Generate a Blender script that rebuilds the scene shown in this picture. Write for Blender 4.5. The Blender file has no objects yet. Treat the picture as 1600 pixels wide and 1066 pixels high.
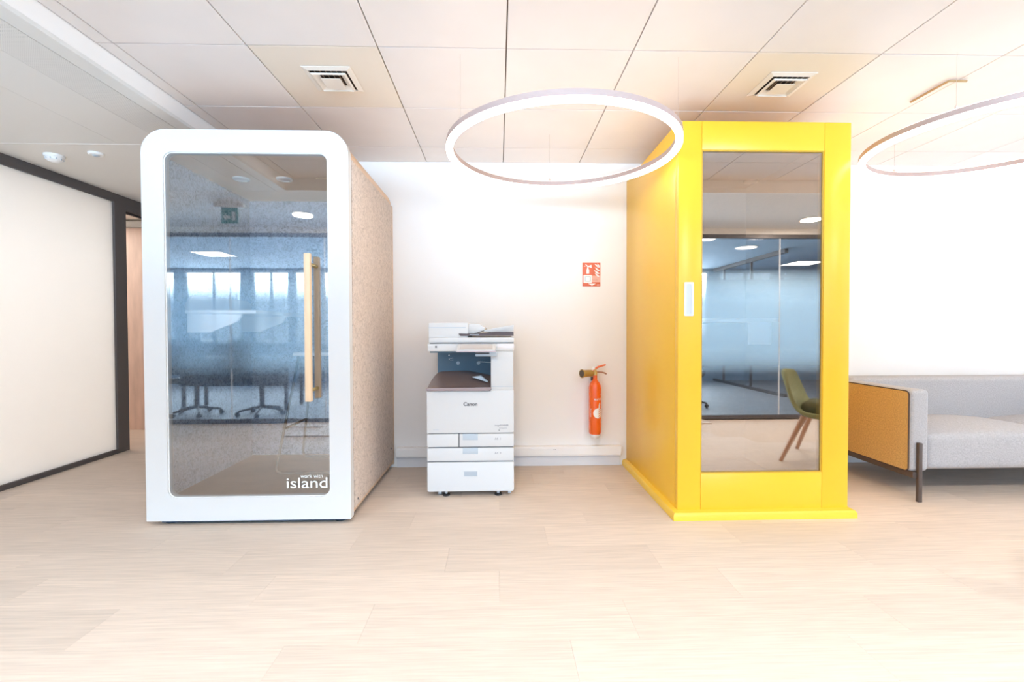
import bpy, bmesh, math, random
from mathutils import Vector, Matrix
random.seed(7)
PI = math.pi
S = bpy.context.scene
COL = S.collection

# ------------------------------------------------------------------ camera
cam_d = bpy.data.cameras.new('camera')
cam = bpy.data.objects.new('camera', cam_d); COL.objects.link(cam)
cam.location = (0, 0, 1.1)
cam.matrix_world = (Matrix.Translation((0, 0, 1.1)) @ Matrix.Rotation(-0.0284, 4, 'Z')
                    @ Matrix.Rotation(PI/2 - 0.0177, 4, 'X') @ Matrix.Rotation(-0.0027, 4, 'Z'))
cam_d.sensor_width = 36.0
cam_d.lens = 36.0 * 733.0 / 1600.0
cam_d.shift_y = -4.2 / 1600.0
cam_d.clip_start = 0.05
S.camera = cam

# ------------------------------------------------------------------ world, exposure
W = bpy.data.worlds.new('world'); S.world = W; W.use_nodes = True
bg = W.node_tree.nodes['Background']
bg.inputs[0].default_value = (0.72, 0.86, 1.0, 1); bg.inputs[1].default_value = 4.0
S.view_settings.view_transform = 'Standard'
S.view_settings.look = 'None'
S.view_settings.gamma = 1.0
S.view_settings.use_curve_mapping = False
S.view_settings.exposure = 0.47
S.cycles.use_denoising = True
S.cycles.max_bounces = 14
S.cycles.diffuse_bounces = 7
S.cycles.glossy_bounces = 6
S.cycles.transparent_max_bounces = 24
S.cycles.sample_clamp_indirect = 6.0
S.cycles.caustics_reflective = False
S.cycles.caustics_refractive = False

def area(name, loc, rot, size, energy, color, shape='RECTANGLE', size_y=None, spread=PI):
    d = bpy.data.lights.new(name, 'AREA'); d.shape = shape; d.size = size
    if size_y: d.size_y = size_y
    d.energy = energy; d.color = color; d.spread = spread
    o = bpy.data.objects.new(name, d); COL.objects.link(o)
    o.location = loc; o.rotation_euler = rot
    return o
WARM = (1.0, 0.86, 0.72); NEUT = (1.0, 0.955, 0.90); COOL = (0.60, 0.82, 1.0)
# unseen fill light added at the far right wall to brighten the room
area('daylight_right', (8.85, 1.7, 1.35), (0, PI/2, 0), 1.9, 80, (1.0, 0.97, 0.95), size_y=3.6)
# unseen lamps added in the meeting room so the milky partition looks backlit
area('meeting_room_light', (-4.8, 3.0, 2.25), (0, 0, 0), 1.2, 95, (1.0, 1.0, 1.0), size_y=2.6)
area('meeting_room_light', (-4.8, 4.85, 2.25), (0, 0, 0), 1.2, 12, NEUT, size_y=0.6)
# daylight through the windows of the office behind the camera
area('daylight_office', (-1.3, -4.95, 1.6), (PI/2, 0, 0), 13.0, 1300, COOL, size_y=1.7)
# round downlights of the low ceiling above the camera
DOWN = [(-2.06, 0.36), (-0.20, 0.33), (1.64, 0.30), (3.48, 0.24), (5.3, 0.2)]
for x, y in DOWN:
    area('downlight_glow', (x, y, 2.312), (0, 0, 0), 0.19, 22, NEUT, 'DISK')

# ------------------------------------------------------------------ materials
MATS = {}
def mat(name, col, rough=0.6, metal=0.0, spec=0.5, noise=None, bump=None, emit=None, coat=0.0, stretch=(1, 1, 1), coords='Object', rand=0.0):
    """noise=(scale, amount, detail) varies colour; bump=(scale, strength)"""
    if name in MATS: return MATS[name]
    m = bpy.data.materials.new(name); m.use_nodes = True; MATS[name] = m
    nt = m.node_tree; n = nt.nodes; l = nt.links; b = n['Principled BSDF']
    b.inputs['Base Color'].default_value = (*col, 1); b.inputs['Roughness'].default_value = rough
    b.inputs['Metallic'].default_value = metal; b.inputs['Specular IOR Level'].default_value = spec
    if coat: b.inputs['Coat Weight'].default_value = coat; b.inputs['Coat Roughness'].default_value = 0.08
    if emit: b.inputs['Emission Color'].default_value = (*emit[0], 1); b.inputs['Emission Strength'].default_value = emit[1]
    if noise or bump or rand:
        tc = n.new('ShaderNodeTexCoord'); mp = n.new('ShaderNodeMapping'); l.new(tc.outputs[coords], mp.inputs[0])
        mp.inputs['Scale'].default_value = stretch
        oi = n.new('ShaderNodeObjectInfo')
        if rand:
            vm = n.new('ShaderNodeVectorMath'); vm.operation = 'SCALE'; vm.inputs[0].default_value = (7, 13, 3)
            l.new(oi.outputs['Random'], vm.inputs['Scale'])
            va = n.new('ShaderNodeVectorMath'); va.operation = 'ADD'
            l.new(mp.outputs[0], va.inputs[0]); l.new(vm.outputs[0], va.inputs[1]); src = va.outputs[0]
        else: src = mp.outputs[0]
    if noise:
        tx = n.new('ShaderNodeTexNoise'); tx.inputs['Scale'].default_value = noise[0]; tx.inputs['Detail'].default_value = noise[2]
        l.new(src, tx.inputs['Vector'])
        mr = n.new('ShaderNodeMapRange'); mr.inputs[1].default_value = 0.3; mr.inputs[2].default_value = 0.7
        mr.inputs[3].default_value = 1 - noise[1]; mr.inputs[4].default_value = 1 + noise[1]*0.5
        l.new(tx.outputs[0], mr.inputs[0]); val = mr.outputs[0]
        if rand:
            mr2 = n.new('ShaderNodeMapRange'); mr2.inputs[3].default_value = 1 - rand; mr2.inputs[4].default_value = 1 + rand
            l.new(oi.outputs['Random'], mr2.inputs[0])
            mm = n.new('ShaderNodeMath'); mm.operation = 'MULTIPLY'; l.new(val, mm.inputs[0]); l.new(mr2.outputs[0], mm.inputs[1]); val = mm.outputs[0]
        mx = n.new('ShaderNodeVectorMath'); mx.operation = 'SCALE'; mx.inputs[0].default_value = col
        l.new(val, mx.inputs['Scale']); l.new(mx.outputs[0], b.inputs['Base Color'])
    if bump:
        tb = n.new('ShaderNodeTexNoise'); tb.inputs['Scale'].default_value = bump[0]; tb.inputs['Detail'].default_value = 3
        l.new(src, tb.inputs['Vector'])
        bp = n.new('ShaderNodeBump'); bp.inputs['Strength'].default_value = bump[1]; bp.inputs['Distance'].default_value = 0.004
        l.new(tb.outputs[0], bp.inputs['Height']); l.new(bp.outputs[0], b.inputs['Normal'])
    return m

def glass(name, tint, fac, gcol=(1, 1, 1), rough=0.0):
    m = bpy.data.materials.new(name); m.use_nodes = True; n = m.node_tree.nodes; l = m.node_tree.links
    n.clear(); out = n.new('ShaderNodeOutputMaterial')
    t = n.new('ShaderNodeBsdfTransparent'); t.inputs[0].default_value = (*tint, 1)
    g = n.new('ShaderNodeBsdfGlossy'); g.inputs[0].default_value = (*gcol, 1); g.inputs['Roughness'].default_value = rough
    mx = n.new('ShaderNodeMixShader'); lw = n.new('ShaderNodeLayerWeight'); lw.inputs[0].default_value = 0.25
    mr = n.new('ShaderNodeMapRange'); mr.inputs[3].default_value = fac; mr.inputs[4].default_value = min(1, fac + 0.6)
    l.new(lw.outputs['Fresnel'], mr.inputs[0]); l.new(mr.outputs[0], mx.inputs[0])
    l.new(t.outputs[0], mx.inputs[1]); l.new(g.outputs[0], mx.inputs[2]); l.new(mx.outputs[0], out.inputs[0])
    return m

def film_glass(name, col, z):
    """clear office glass with a frosted film that fades in and out between the heights z"""
    m = bpy.data.materials.new(name); m.use_nodes = True; n = m.node_tree.nodes; l = m.node_tree.links
    n.clear(); out = n.new('ShaderNodeOutputMaterial')
    t = n.new('ShaderNodeBsdfTransparent'); t.inputs[0].default_value = (0.97, 0.985, 1, 1)
    g = n.new('ShaderNodeBsdfGlossy'); g.inputs['Roughness'].default_value = 0.0
    c = n.new('ShaderNodeMixShader'); c.inputs[0].default_value = 0.03
    l.new(t.outputs[0], c.inputs[1]); l.new(g.outputs[0], c.inputs[2])
    d = n.new('ShaderNodeBsdfDiffuse'); d.inputs[0].default_value = (*col, 1)
    tr = n.new('ShaderNodeBsdfTranslucent'); tr.inputs[0].default_value = (*col, 1)
    f = n.new('ShaderNodeMixShader'); f.inputs[0].default_value = 0.55
    l.new(d.outputs[0], f.inputs[1]); l.new(tr.outputs[0], f.inputs[2])
    geo = n.new('ShaderNodeNewGeometry'); sx = n.new('ShaderNodeSeparateXYZ'); l.new(geo.outputs['Position'], sx.inputs[0])
    cr = n.new('ShaderNodeValToRGB'); mr = n.new('ShaderNodeMapRange'); mr.inputs[2].default_value = 2.5
    l.new(sx.outputs['Z'], mr.inputs[0]); l.new(mr.outputs[0], cr.inputs[0])
    e = cr.color_ramp.elements
    e[0].position = z[0]/2.5; e[0].color = (0, 0, 0, 1); e[1].position = z[3]/2.5; e[1].color = (0, 0, 0, 1)
    for q in (z[1], z[2]):
        k = e.new(q/2.5); k.color = (.86, .86, .86, 1)
    mx = n.new('ShaderNodeMixShader'); l.new(cr.outputs[0], mx.inputs[0])
    l.new(c.outputs[0], mx.inputs[1]); l.new(f.outputs[0], mx.inputs[2]); l.new(mx.outputs[0], out.inputs[0])
    return m

def emitter(name, col, s):
    m = bpy.data.materials.new(name); m.use_nodes = True; n = m.node_tree.nodes; l = m.node_tree.links
    n.clear(); out = n.new('ShaderNodeOutputMaterial'); e = n.new('ShaderNodeEmission')
    e.inputs[0].default_value = (*col, 1); e.inputs[1].default_value = s; l.new(e.outputs[0], out.inputs[0]); return m

M_wall = mat('wall_paint', (0.89, 0.865, 0.84), 0.75, bump=(220, 0.04))
M_lowceil = mat('low_ceiling_paint', (0.78, 0.76, 0.72), 0.7)
M_tile = mat('metal_ceiling_tile', (0.86, 0.80, 0.765), 0.38, noise=(3, 0.03, 2), rand=0.02)
M_tilecream = mat('cream_ceiling_tile', (0.84, 0.75, 0.64), 0.42)
M_grid = mat('ceiling_void', (0.30, 0.24, 0.20), 0.9)
M_whitemetal = mat('white_metal', (0.86, 0.85, 0.83), 0.4)
M_plankceil = mat('ceiling_plank_metal', (0.74, 0.73, 0.70), 0.5)
M_dark = mat('dark_aluminium', (0.11, 0.10, 0.10), 0.45, metal=0.3)
M_black = mat('black_plastic', (0.02, 0.02, 0.022), 0.5)
M_floor = mat('plank_floor', (0.67, 0.555, 0.46), 0.6, noise=(6, 0.13, 8), bump=(9, 0.10), stretch=(0.8, 20, 1), rand=0.055)
M_sub = mat('floor_base', (0.62, 0.50, 0.40), 0.8)
M_officefloor = mat('office_floor', (0.30, 0.30, 0.31), 0.6, noise=(5, 0.25, 6), stretch=(0.6, 9, 1))
M_wbooth = mat('white_lacquer', (0.70, 0.685, 0.665), 0.35)
M_ply = mat('plywood', (0.72, 0.50, 0.33), 0.5, noise=(5, 0.10, 4), stretch=(1, 1, 9))
def felt(name, col, dark):
    m = mat(name, col, 0.95, spec=0.1)
    n = m.node_tree.nodes; l = m.node_tree.links; b = n['Principled BSDF']
    tc = n.new('ShaderNodeTexCoord')
    a = n.new('ShaderNodeTexNoise'); a.inputs['Scale'].default_value = 42; a.inputs['Detail'].default_value = 6; a.inputs['Distortion'].default_value = 1.4
    c = n.new('ShaderNodeTexNoise'); c.inputs['Scale'].default_value = 170; c.inputs['Detail'].default_value = 3
    l.new(tc.outputs['Object'], a.inputs[0]); l.new(tc.outputs['Object'], c.inputs[0])
    r = n.new('ShaderNodeValToRGB'); r.color_ramp.elements[0].position = 0.36; r.color_ramp.elements[0].color = (*dark, 1)
    r.color_ramp.elements[1].position = 0.56; r.color_ramp.elements[1].color = (*col, 1)
    av = n.new('ShaderNodeMath'); av.operation = 'MULTIPLY_ADD'; av.inputs[1].default_value = 0.35
    sc = n.new('ShaderNodeMath'); sc.operation = 'MULTIPLY'; sc.inputs[1].default_value = 0.65
    l.new(a.outputs[0], sc.inputs[0]); l.new(c.outputs[0], av.inputs[0]); l.new(sc.outputs[0], av.inputs[2])
    l.new(av.outputs[0], r.inputs[0]); l.new(r.outputs[0], b.inputs['Base Color'])
    bp = n.new('ShaderNodeBump'); bp.inputs['Strength'].default_value = 0.3; bp.inputs['Distance'].default_value = 0.003
    l.new(av.outputs[0], bp.inputs['Height']); l.new(bp.outputs[0], b.inputs['Normal'])
    return m
M_felt = felt('grey_felt_outside', (0.70, 0.59, 0.51), (0.50, 0.41, 0.35))  # grey felt with warm bounce light mixed into the colour
M_feltin = felt('grey_felt_inside', (0.48, 0.56, 0.68), (0.18, 0.22, 0.29))  # grey felt with the blue of reflected daylight mixed into the colour
M_darkfelt = felt('charcoal_felt', (0.14, 0.17, 0.21), (0.09, 0.11, 0.14))  # unseen lining, made dark so reflections dominate the yellow booth glass
M_boothceil = mat('booth_ceiling_wood', (0.95, 0.62, 0.36), 0.6)
M_boothfloor = mat('booth_floor_plank', (0.20, 0.19, 0.185), 0.6, noise=(5, 0.45, 6), stretch=(0.8, 10, 1))
M_glassw = glass('booth_door_glass', (0.99, 0.99, 0.99), 0.16, (1.0, 0.92, 0.84))
M_glassy = glass('yellow_booth_glass', (0.90, 0.92, 0.94), 0.36, (1.0, 0.87, 0.76))
M_film = film_glass('frosted_film_glass', (0.58, 0.78, 0.92), (0.55, 0.85, 1.45, 1.85))
M_winglass = glass('window_glass', (0.97, 0.98, 1.0), 0.03)
M_milk = mat('milky_panel', (0.83, 0.83, 0.81), 0.28, coat=0.3)
_n = M_milk.node_tree.nodes; _l = M_milk.node_tree.links
_t = _n.new('ShaderNodeBsdfTranslucent'); _t.inputs[0].default_value = (0.90, 0.90, 0.90, 1)
_m = _n.new('ShaderNodeMixShader'); _m.inputs[0].default_value = 0.40
_l.new(_n['Principled BSDF'].outputs[0], _m.inputs[1]); _l.new(_t.outputs[0], _m.inputs[2]); _l.new(_m.outputs[0], _n['Material Output'].inputs[0])
M_oak = mat('light_wood', (0.86, 0.62, 0.40), 0.45, noise=(6, 0.10, 4), stretch=(6, 6, 0.6))
M_pinkwood = mat('pink_oak_cabinet', (0.76, 0.58, 0.49), 0.5, noise=(6, 0.14, 5), stretch=(3, 3, 0.5))
M_yellow = mat('yellow_lacquer', (0.88, 0.51, 0.028), 0.30, spec=0.5)
M_printer = mat('printer_white', (0.68, 0.675, 0.665), 0.45)
M_printer2 = mat('printer_pale_grey', (0.50, 0.56, 0.61), 0.4)
M_pbrown = mat('printer_tray_brown', (0.20, 0.14, 0.125), 0.25)
M_pblue = mat('printer_cavity_slate', (0.11, 0.18, 0.24), 0.5)
M_print = mat('print_grey', (0.10, 0.10, 0.11), 0.6)
M_white = mat('white_print', (0.9, 0.9, 0.88), 0.6)
M_red = mat('extinguisher_red', (0.88, 0.13, 0.015), 0.25, coat=0.4)
M_signred = mat('sign_red', (0.72, 0.15, 0.07), 0.5)
M_signpale = mat('sign_pale_red', (0.85, 0.45, 0.35), 0.5)
M_brass = mat('brass', (0.75, 0.52, 0.18), 0.35, metal=0.6)
M_horn = mat('horn_ochre', (0.42, 0.26, 0.07), 0.5)
M_sofa = mat('sofa_grey_wool', (0.47, 0.46, 0.47), 0.95, spec=0.1, noise=(120, 0.16, 4), bump=(160, 0.5))
M_ochre = mat('sofa_ochre_wool', (0.60, 0.39, 0.16), 0.95, spec=0.1, noise=(110, 0.22, 4), bump=(160, 0.5))
M_piping = mat('dark_piping', (0.07, 0.045, 0.04), 0.7)
M_bronze = mat('dark_bronze_metal', (0.11, 0.085, 0.075), 0.45, metal=0.4)
M_ringmetal = mat('ring_housing', (0.52, 0.40, 0.37), 0.45, metal=0.3)
M_ring = emitter('ring_diffuser', (1.0, 0.89, 0.78), 7.5)
M_ringup = emitter('ring_uplight', (1.0, 0.85, 0.74), 5.0)
M_wire = mat('steel_wire', (0.60, 0.52, 0.47), 0.4, metal=0.5)
M_green = mat('green_wool', (0.30, 0.33, 0.17), 0.9, noise=(90, 0.12, 3))
M_greendark = mat('green_cushion', (0.16, 0.17, 0.09), 0.95)
M_leg = mat('chair_leg_wood', (0.55, 0.33, 0.22), 0.5)
M_panel = emitter('led_panel', (0.96, 0.98, 1.0), 7.0)
M_downl = emitter('downlight_lens', (1.0, 0.97, 0.92), 9.0)
M_signgreen = mat('exit_green', (0.05, 0.25, 0.16), 0.5)

# ------------------------------------------------------------------ mesh helpers
def box(bm, x0, x1, y0, y1, z0, z1, bev=0.0, seg=2):
    r = bmesh.ops.create_cube(bm, size=1.0)
    vs = r['verts']
    for v in vs:
        v.co = Vector(((x0+x1)/2 + v.co.x*(x1-x0), (y0+y1)/2 + v.co.y*(y1-y0), (z0+z1)/2 + v.co.z*(z1-z0)))
    if bev > 0:
        es = list({e for v in vs for e in v.link_edges})
        bmesh.ops.bevel(bm, geom=es, offset=bev, segments=seg, profile=0.5, affect='EDGES', clamp_overlap=True)
    return bm
def new(): return bmesh.new()
def B(*a, **k): return box(new(), *a, **k)
def prism(bm, pts, axis, a, b, bev=0.0):
    """extrude a 2-D outline along an axis: 'X' takes (y,z), 'Y' takes (x,z), 'Z' takes (x,y)"""
    def P(p, t): return {'X': (t, p[0], p[1]), 'Y': (p[0], t, p[1]), 'Z': (p[0], p[1], t)}[axis]
    v0 = [bm.verts.new(P(p, a)) for p in pts]; v1 = [bm.verts.new(P(p, b)) for p in pts]
    n = len(pts)
    fs = [bm.faces.new(v0), bm.faces.new(list(reversed(v1)))]
    for i in range(n): fs.append(bm.faces.new((v0[i], v1[i], v1[(i+1) % n], v0[(i+1) % n])))
    bmesh.ops.recalc_face_normals(bm, faces=fs)
    if bev: 
        es = [e for e in {e for f in fs[:2] for e in f.edges}]
        bmesh.ops.bevel(bm, geom=es, offset=bev, segments=2, profile=0.5, affect='EDGES', clamp_overlap=True)
    return bm
def frame_prism(bm, outer, inner, axis, a, b):
    """a plate with a hole; the outlines have the same number of points"""
    def P(p, t): return {'X': (t, p[0], p[1]), 'Y': (p[0], t, p[1]), 'Z': (p[0], p[1], t)}[axis]
    L = [[bm.verts.new(P(p, t)) for p in o] for o in (outer, inner) for t in (a, b)]
    oa, ob, ia, ib = L; n = len(outer); fs = []
    for i in range(n):
        j = (i+1) % n
        fs += [bm.faces.new((oa[i], oa[j], ia[j], ia[i])), bm.faces.new((ob[i], ib[i], ib[j], ob[j])),
               bm.faces.new((oa[i], ob[i], ob[j], oa[j])), bm.faces.new((ia[i], ia[j], ib[j], ib[i]))]
    bmesh.ops.recalc_face_normals(bm, faces=fs); return bm
def rrect(x0, x1, z0, z1, r, n=8):
    """rounded rectangle; r = (bottom-left, bottom-right, top-right, top-left)"""
    if not isinstance(r, tuple): r = (r,)*4
    out = []
    for (cx, cz, rr, a0) in ((x0+r[0], z0+r[0], r[0], PI), (x1-r[1], z0+r[1], r[1], 1.5*PI), (x1-r[2], z1-r[2], r[2], 0), (x0+r[3], z1-r[3], r[3], PI/2)):
        for i in range(n+1):
            a = a0 + i*PI/2/n; out.append((cx+rr*math.cos(a), cz+rr*math.sin(a)))
    return out
def tube(bm, pts, r, seg=10, closed=False, cap=True):
    pts = [Vector(p) for p in pts]; n = len(pts); rings = []
    rad = r if isinstance(r, (list, tuple)) else [r]*n
    up = None
    for i, p in enumerate(pts):
        if closed: t = (pts[(i+1) % n]-pts[i-1]).normalized()
        elif i == 0: t = (pts[1]-p).normalized()
        elif i == n-1: t = (p-pts[i-1]).normalized()
        else: t = ((pts[i+1]-p).normalized()+(p-pts[i-1]).normalized()).normalized()
        if up is None:
            up = Vector((0, 0, 1)) if abs(t.z) < 0.9 else Vector((0, 1, 0))
        s = t.cross(up).normalized(); u = s.cross(t).normalized(); up = u
        rings.append([bm.verts.new(p + rad[i]*(math.cos(a)*s + math.sin(a)*u)) for a in (2*PI*k/seg for k in range(seg))])
    for i in range(n if closed else n-1):
        a, b = rings[i], rings[(i+1) % n]
        for k in range(seg): bm.faces.new((a[k], a[(k+1) % seg], b[(k+1) % seg], b[k]))
    if cap and not closed: bm.faces.new(list(reversed(rings[0]))); bm.faces.new(rings[-1])
    return bm
def rounded_path(pts, r, n=5):
    pts = [Vector(p) for p in pts]; out = [pts[0]]
    for i in range(1, len(pts)-1):
        a, b, c = pts[i-1], pts[i], pts[i+1]
        p0 = b + (a-b).normalized()*min(r, (a-b).length/2); p1 = b + (c-b).normalized()*min(r, (c-b).length/2)
        for k in range(n+1):
            t = k/n; out.append((1-t)**2*p0 + 2*t*(1-t)*b + t*t*p1)
    out.append(pts[-1]); return out
def lathe(bm, prof, c, axis='Z', seg=24):
    """prof = [(radius, height)]"""
    rings = []
    def P(r, h, a):
        if axis == 'Z': return (c[0]+r*math.cos(a), c[1]+r*math.sin(a), c[2]+h)
        if axis == 'X': return (c[0]+h, c[1]+r*math.cos(a), c[2]+r*math.sin(a))
        return (c[0]+r*math.cos(a), c[1]+h, c[2]+r*math.sin(a))
    fs = []
    for r, h in prof: rings.append([bm.verts.new(P(max(r, 1e-4), h, 2*PI*k/seg)) for k in range(seg)])
    for i in range(len(prof)-1):
        for k in range(seg): fs.append(bm.faces.new((rings[i][k], rings[i][(k+1) % seg], rings[i+1][(k+1) % seg], rings[i+1][k])))
    fs.append(bm.faces.new(list(reversed(rings[0])))); fs.append(bm.faces.new(rings[-1]))
    bmesh.ops.recalc_face_normals(bm, faces=fs)
    return bm

def thing(name, label, cat, loc=(0, 0, 0), group=None, rz=0.0):
    o = bpy.data.objects.new(name, None); COL.objects.link(o)
    o.location = loc; o.rotation_euler = (0, 0, rz)
    o['label'] = label; o['category'] = cat
    if group: o['group'] = group
    o['org'] = tuple(loc) if not rz else (0, 0, 0)
    return o
def org(o): return Vector(o['org']) if 'org' in o.keys() else Vector((0, 0, 0))
def obj(name, bm, m, parent=None, label=None, smooth=True, origin=None):
    me = bpy.data.meshes.new(name)
    if parent is not None: off = org(parent)
    elif origin is not None: off = Vector(origin)
    else:
        xs = [v.co for v in bm.verts]
        off = Vector(((min(v.x for v in xs)+max(v.x for v in xs))/2, (min(v.y for v in xs)+max(v.y for v in xs))/2, min(v.z for v in xs)))
    bmesh.ops.translate(bm, vec=-off, verts=bm.verts)
    bm.to_mesh(me); bm.free(); me.materials.append(m)
    if smooth:
        for p in me.polygons: p.use_smooth = True
        me.set_sharp_from_angle(angle=math.radians(35))
    o = bpy.data.objects.new(name, me); COL.objects.link(o)
    if parent is not None: o.parent = parent; o['org'] = tuple(off)
    else: o.location = off; o['org'] = tuple(off)
    if label: o['label'] = label
    return o
def tag(o, label, cat, group=None):
    o['label'] = label; o['category'] = cat
    if group: o['group'] = group
    return o
def struct(name, bm, m, parent=None, smooth=False):
    o = obj(name, bm, m, parent, smooth=smooth)
    if parent is None: o['kind'] = 'structure'
    return o
def text_bm(s, size, ext=0.0008, align='LEFT', space=1.0, off=0.0):
    cu = bpy.data.curves.new('lettering', 'FONT'); cu.body = s; cu.size = size; cu.extrude = ext; cu.offset = off
    cu.align_x = align; cu.space_character = space
    to = bpy.data.objects.new('lettering', cu); COL.objects.link(to)
    dg = bpy.context.evaluated_depsgraph_get(); me = bpy.data.meshes.new_from_object(to.evaluated_get(dg))
    bm = new(); bm.from_mesh(me); bpy.data.objects.remove(to); bpy.data.curves.remove(cu); bpy.data.meshes.remove(me)
    return bm
def place_text(bm, x, y, z):
    """text laid in the XZ plane facing the camera"""
    for v in bm.verts: v.co = Vector((x+v.co.x, y-v.co.z, z+v.co.y))
    return bm

# ================================================================== SETTING
XL, XR, YB, YP = -3.44, 9.0, 3.783, -0.28      # left partition, right wall, back wall, partition behind camera
ZL, ZH = 2.33, 2.44                            # low and high ceiling

# floor: laid in planks, each one a piece
floor = struct('floor', B(-6.2, XR+0.2, YP-0.05, 6.1, -0.12, -0.012), M_sub)
pw, pl_ = 0.24, 1.0
pm = bpy.data.meshes.new('plank')
b_ = B(-pl_/2+.0003, pl_/2-.0003, -pw/2+.0003, pw/2-.0003, -0.012, 0.0); b_.to_mesh(pm); b_.free(); pm.materials.append(M_floor)
row = 0; y = YP + pw/2; NP = 0
while y < 5.6:
    off = [0, 0.5, 0.25, 0.75][row % 4]*pl_
    xmax = 4.6 if y > 0.9 else 2.2
    x = (-3.9 if y > 3.6 else -3.45) + off - pl_/2
    if y > 3.9: xmax = -1.2
    x0 = -4.6 if y > 3.9 else -3.45 if y > 0.6 else -2.0
    x = math.floor(x0/pl_)*pl_ + off
    while x < xmax and NP < 240:
        if x > x0 - pl_/2:
            o = bpy.data.objects.new('plank', pm); COL.objects.link(o); o.parent = floor
            o.location = Vector((x, y, 0)) - org(floor); NP += 1
        x += pl_
    y += pw; row += 1
# the rest of the floor, out of the picture
def rest(x0, x1, y0, y1):
    struct('plank_field', B(x0, x1, y0, y1, -0.012, -0.001), M_floor, floor)['kind'] = 'stuff'
rest(4.6, XR, YP, YB); rest(-6.1, -4.7, 3.9, 6.0)

# back wall, skirting board and cable trunk
wb = struct('wall_back', B(-2.12, XR+0.1, YB, YB+0.1, 0, ZH+0.3), M_wall)
struct('wall_corridor', B(-2.12, -2.04, YB+0.1, 6.1, 0, ZH+0.3), M_wall)
struct('wall_corridor_end', B(-6.2, -2.04, 6.0, 6.1, 0, ZH+0.3), M_wall)
struct('baseboard_back', B(-0.82, 0.985, YB-0.014, YB, 0, 0.085, bev=0.002), mat('skirting_grey', (0.74, 0.73, 0.74), 0.5))
struct('baseboard_back_right', B(2.08, XR, YB-0.014, YB, 0, 0.085, bev=0.002), MATS['skirting_grey'])
tr = struct('trim_cable_trunk', B(-0.82, 0.985, YB-0.05, YB, 0.087, 0.165, bev=0.006), M_wall)
struct('cover_strip', B(-0.82, 0.985, YB-0.054, YB-0.049, 0.098, 0.150, bev=0.002), M_wall, tr)
for x in (0.44, 0.453):
    struct('screw', lathe(new(), [(0.003, -0.003), (0.003, 0)], (x, YB-0.054, 0.142), 'Y', 8), M_print, tr)
tr2 = struct('trim_cable_trunk_right', B(2.08, XR, YB-0.05, YB, 0.087, 0.165, bev=0.006), M_wall)

# right wall; its unseen window band is added to go with the fill light
wr = struct('wall_right', B(XR, XR+0.12, YP, YB+0.1, 0, 0.35), M_wall)
struct('wall_right_top', B(XR, XR+0.12, YP, YB+0.1, 2.30, ZH+0.3), M_wall)
for a, c in ((YP, -0.1), (3.5, YB+0.1)): struct('wall_right_pier', B(XR, XR+0.12, a, c, 0.35, 2.30), M_wall)
w = struct('window_right', frame_prism(new(), rrect(-0.1, 3.5, 0.35, 2.30, 0.001, 1), rrect(-0.05, 3.45, 0.40, 2.25, 0.001, 1), 'X', XR+0.02, XR+0.08), M_dark)
struct('pane', B(XR+0.045, XR+0.055, -0.05, 3.45, 0.40, 2.25), M_winglass, w)
for k in (1, 2): struct('mullion', B(XR+0.02, XR+0.08, -0.1+k*1.2-.02, -0.1+k*1.2+.02, 0.4, 2.25), M_dark, w)

# high ceiling of square metal tiles, each its own panel
T = 0.6103; X0c, Y0c = -1.7899, 1.649
hc = struct('ceiling', B(-1.9, XR+0.1, 1.15, YB+0.1, ZH+0.02, ZH+0.08), M_grid)
xs = [-1.868] + [X0c + k*T for k in range(19)]; ys = [1.2] + [Y0c + k*T for k in range(4)] + [YB]
xs = [x for x in xs if x < XR] + [XR]
VENTS = {(2, 2), (6, 2)}
for i in range(len(xs)-1):
    for j in range(len(ys)-1):
        g = 0.003
        m_ = M_tilecream if (i, j) in VENTS else M_tile
        zz = ZH + random.uniform(0, 0.0012)
        struct('ceiling_tile', B(xs[i]+g, xs[i+1]-g, ys[j]+g, ys[j+1]-g, zz, zz+0.02, bev=0.0015, seg=1), m_, hc)
# fascia where the high ceiling steps down to the low one
struct('trim_fascia_left', B(-1.90, -1.87, 1.17, 6.0, ZL+0.0205, ZH+0.04), M_wall)
struct('trim_fascia_front', B(-1.87, XR, 1.17, 1.20, ZL-0.0, ZH+0.04), M_wall)
# low ceiling
lc = struct('ceiling_low', B(-6.2, XR+0.1, YP-0.1, 1.17, ZL, ZL+0.08), M_lowceil)
lc2 = struct('ceiling_low_left', B(-6.2, -1.90, 3.185, 6.1, ZL, ZL+0.08), M_lowceil)
struct('ceiling_low_void', B(-6.2, -1.90, 1.17, 3.185, ZL+0.03, ZL+0.08), M_grid)
M_perf = mat('perforated_plank', (0.72, 0.71, 0.68), 0.5)
n_ = M_perf.node_tree.nodes; l_ = M_perf.node_tree.links
tc = n_.new('ShaderNodeTexCoord'); vo = n_.new('ShaderNodeTexVoronoi'); vo.inputs['Scale'].default_value = 110; vo.inputs['Randomness'].default_value = 0
rp = n_.new('ShaderNodeValToRGB'); rp.color_ramp.elements[0].position = 0.22; rp.color_ramp.elements[0].color = (0.55, 0.54, 0.52, 1)
rp.color_ramp.elements[1].position = 0.3; rp.color_ramp.elements[1].color = (0.73, 0.72, 0.69, 1)
l_.new(tc.outputs['Object'], vo.inputs['Vector']); l_.new(vo.outputs['Distance'], rp.inputs[0]); l_.new(rp.outputs[0], n_['Principled BSDF'].inputs['Base Color'])
for a, c, m_ in ((-1.868, -1.953, M_plankceil), (-1.957, -2.168, M_perf), (-2.170, -2.490, M_plankceil), (-2.492, -3.44, M_plankceil)):
    struct('ceiling_plank', B(c, a, 1.172, 3.182, ZL, ZL+0.02, bev=0.001, seg=1), m_, lc2)
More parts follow.
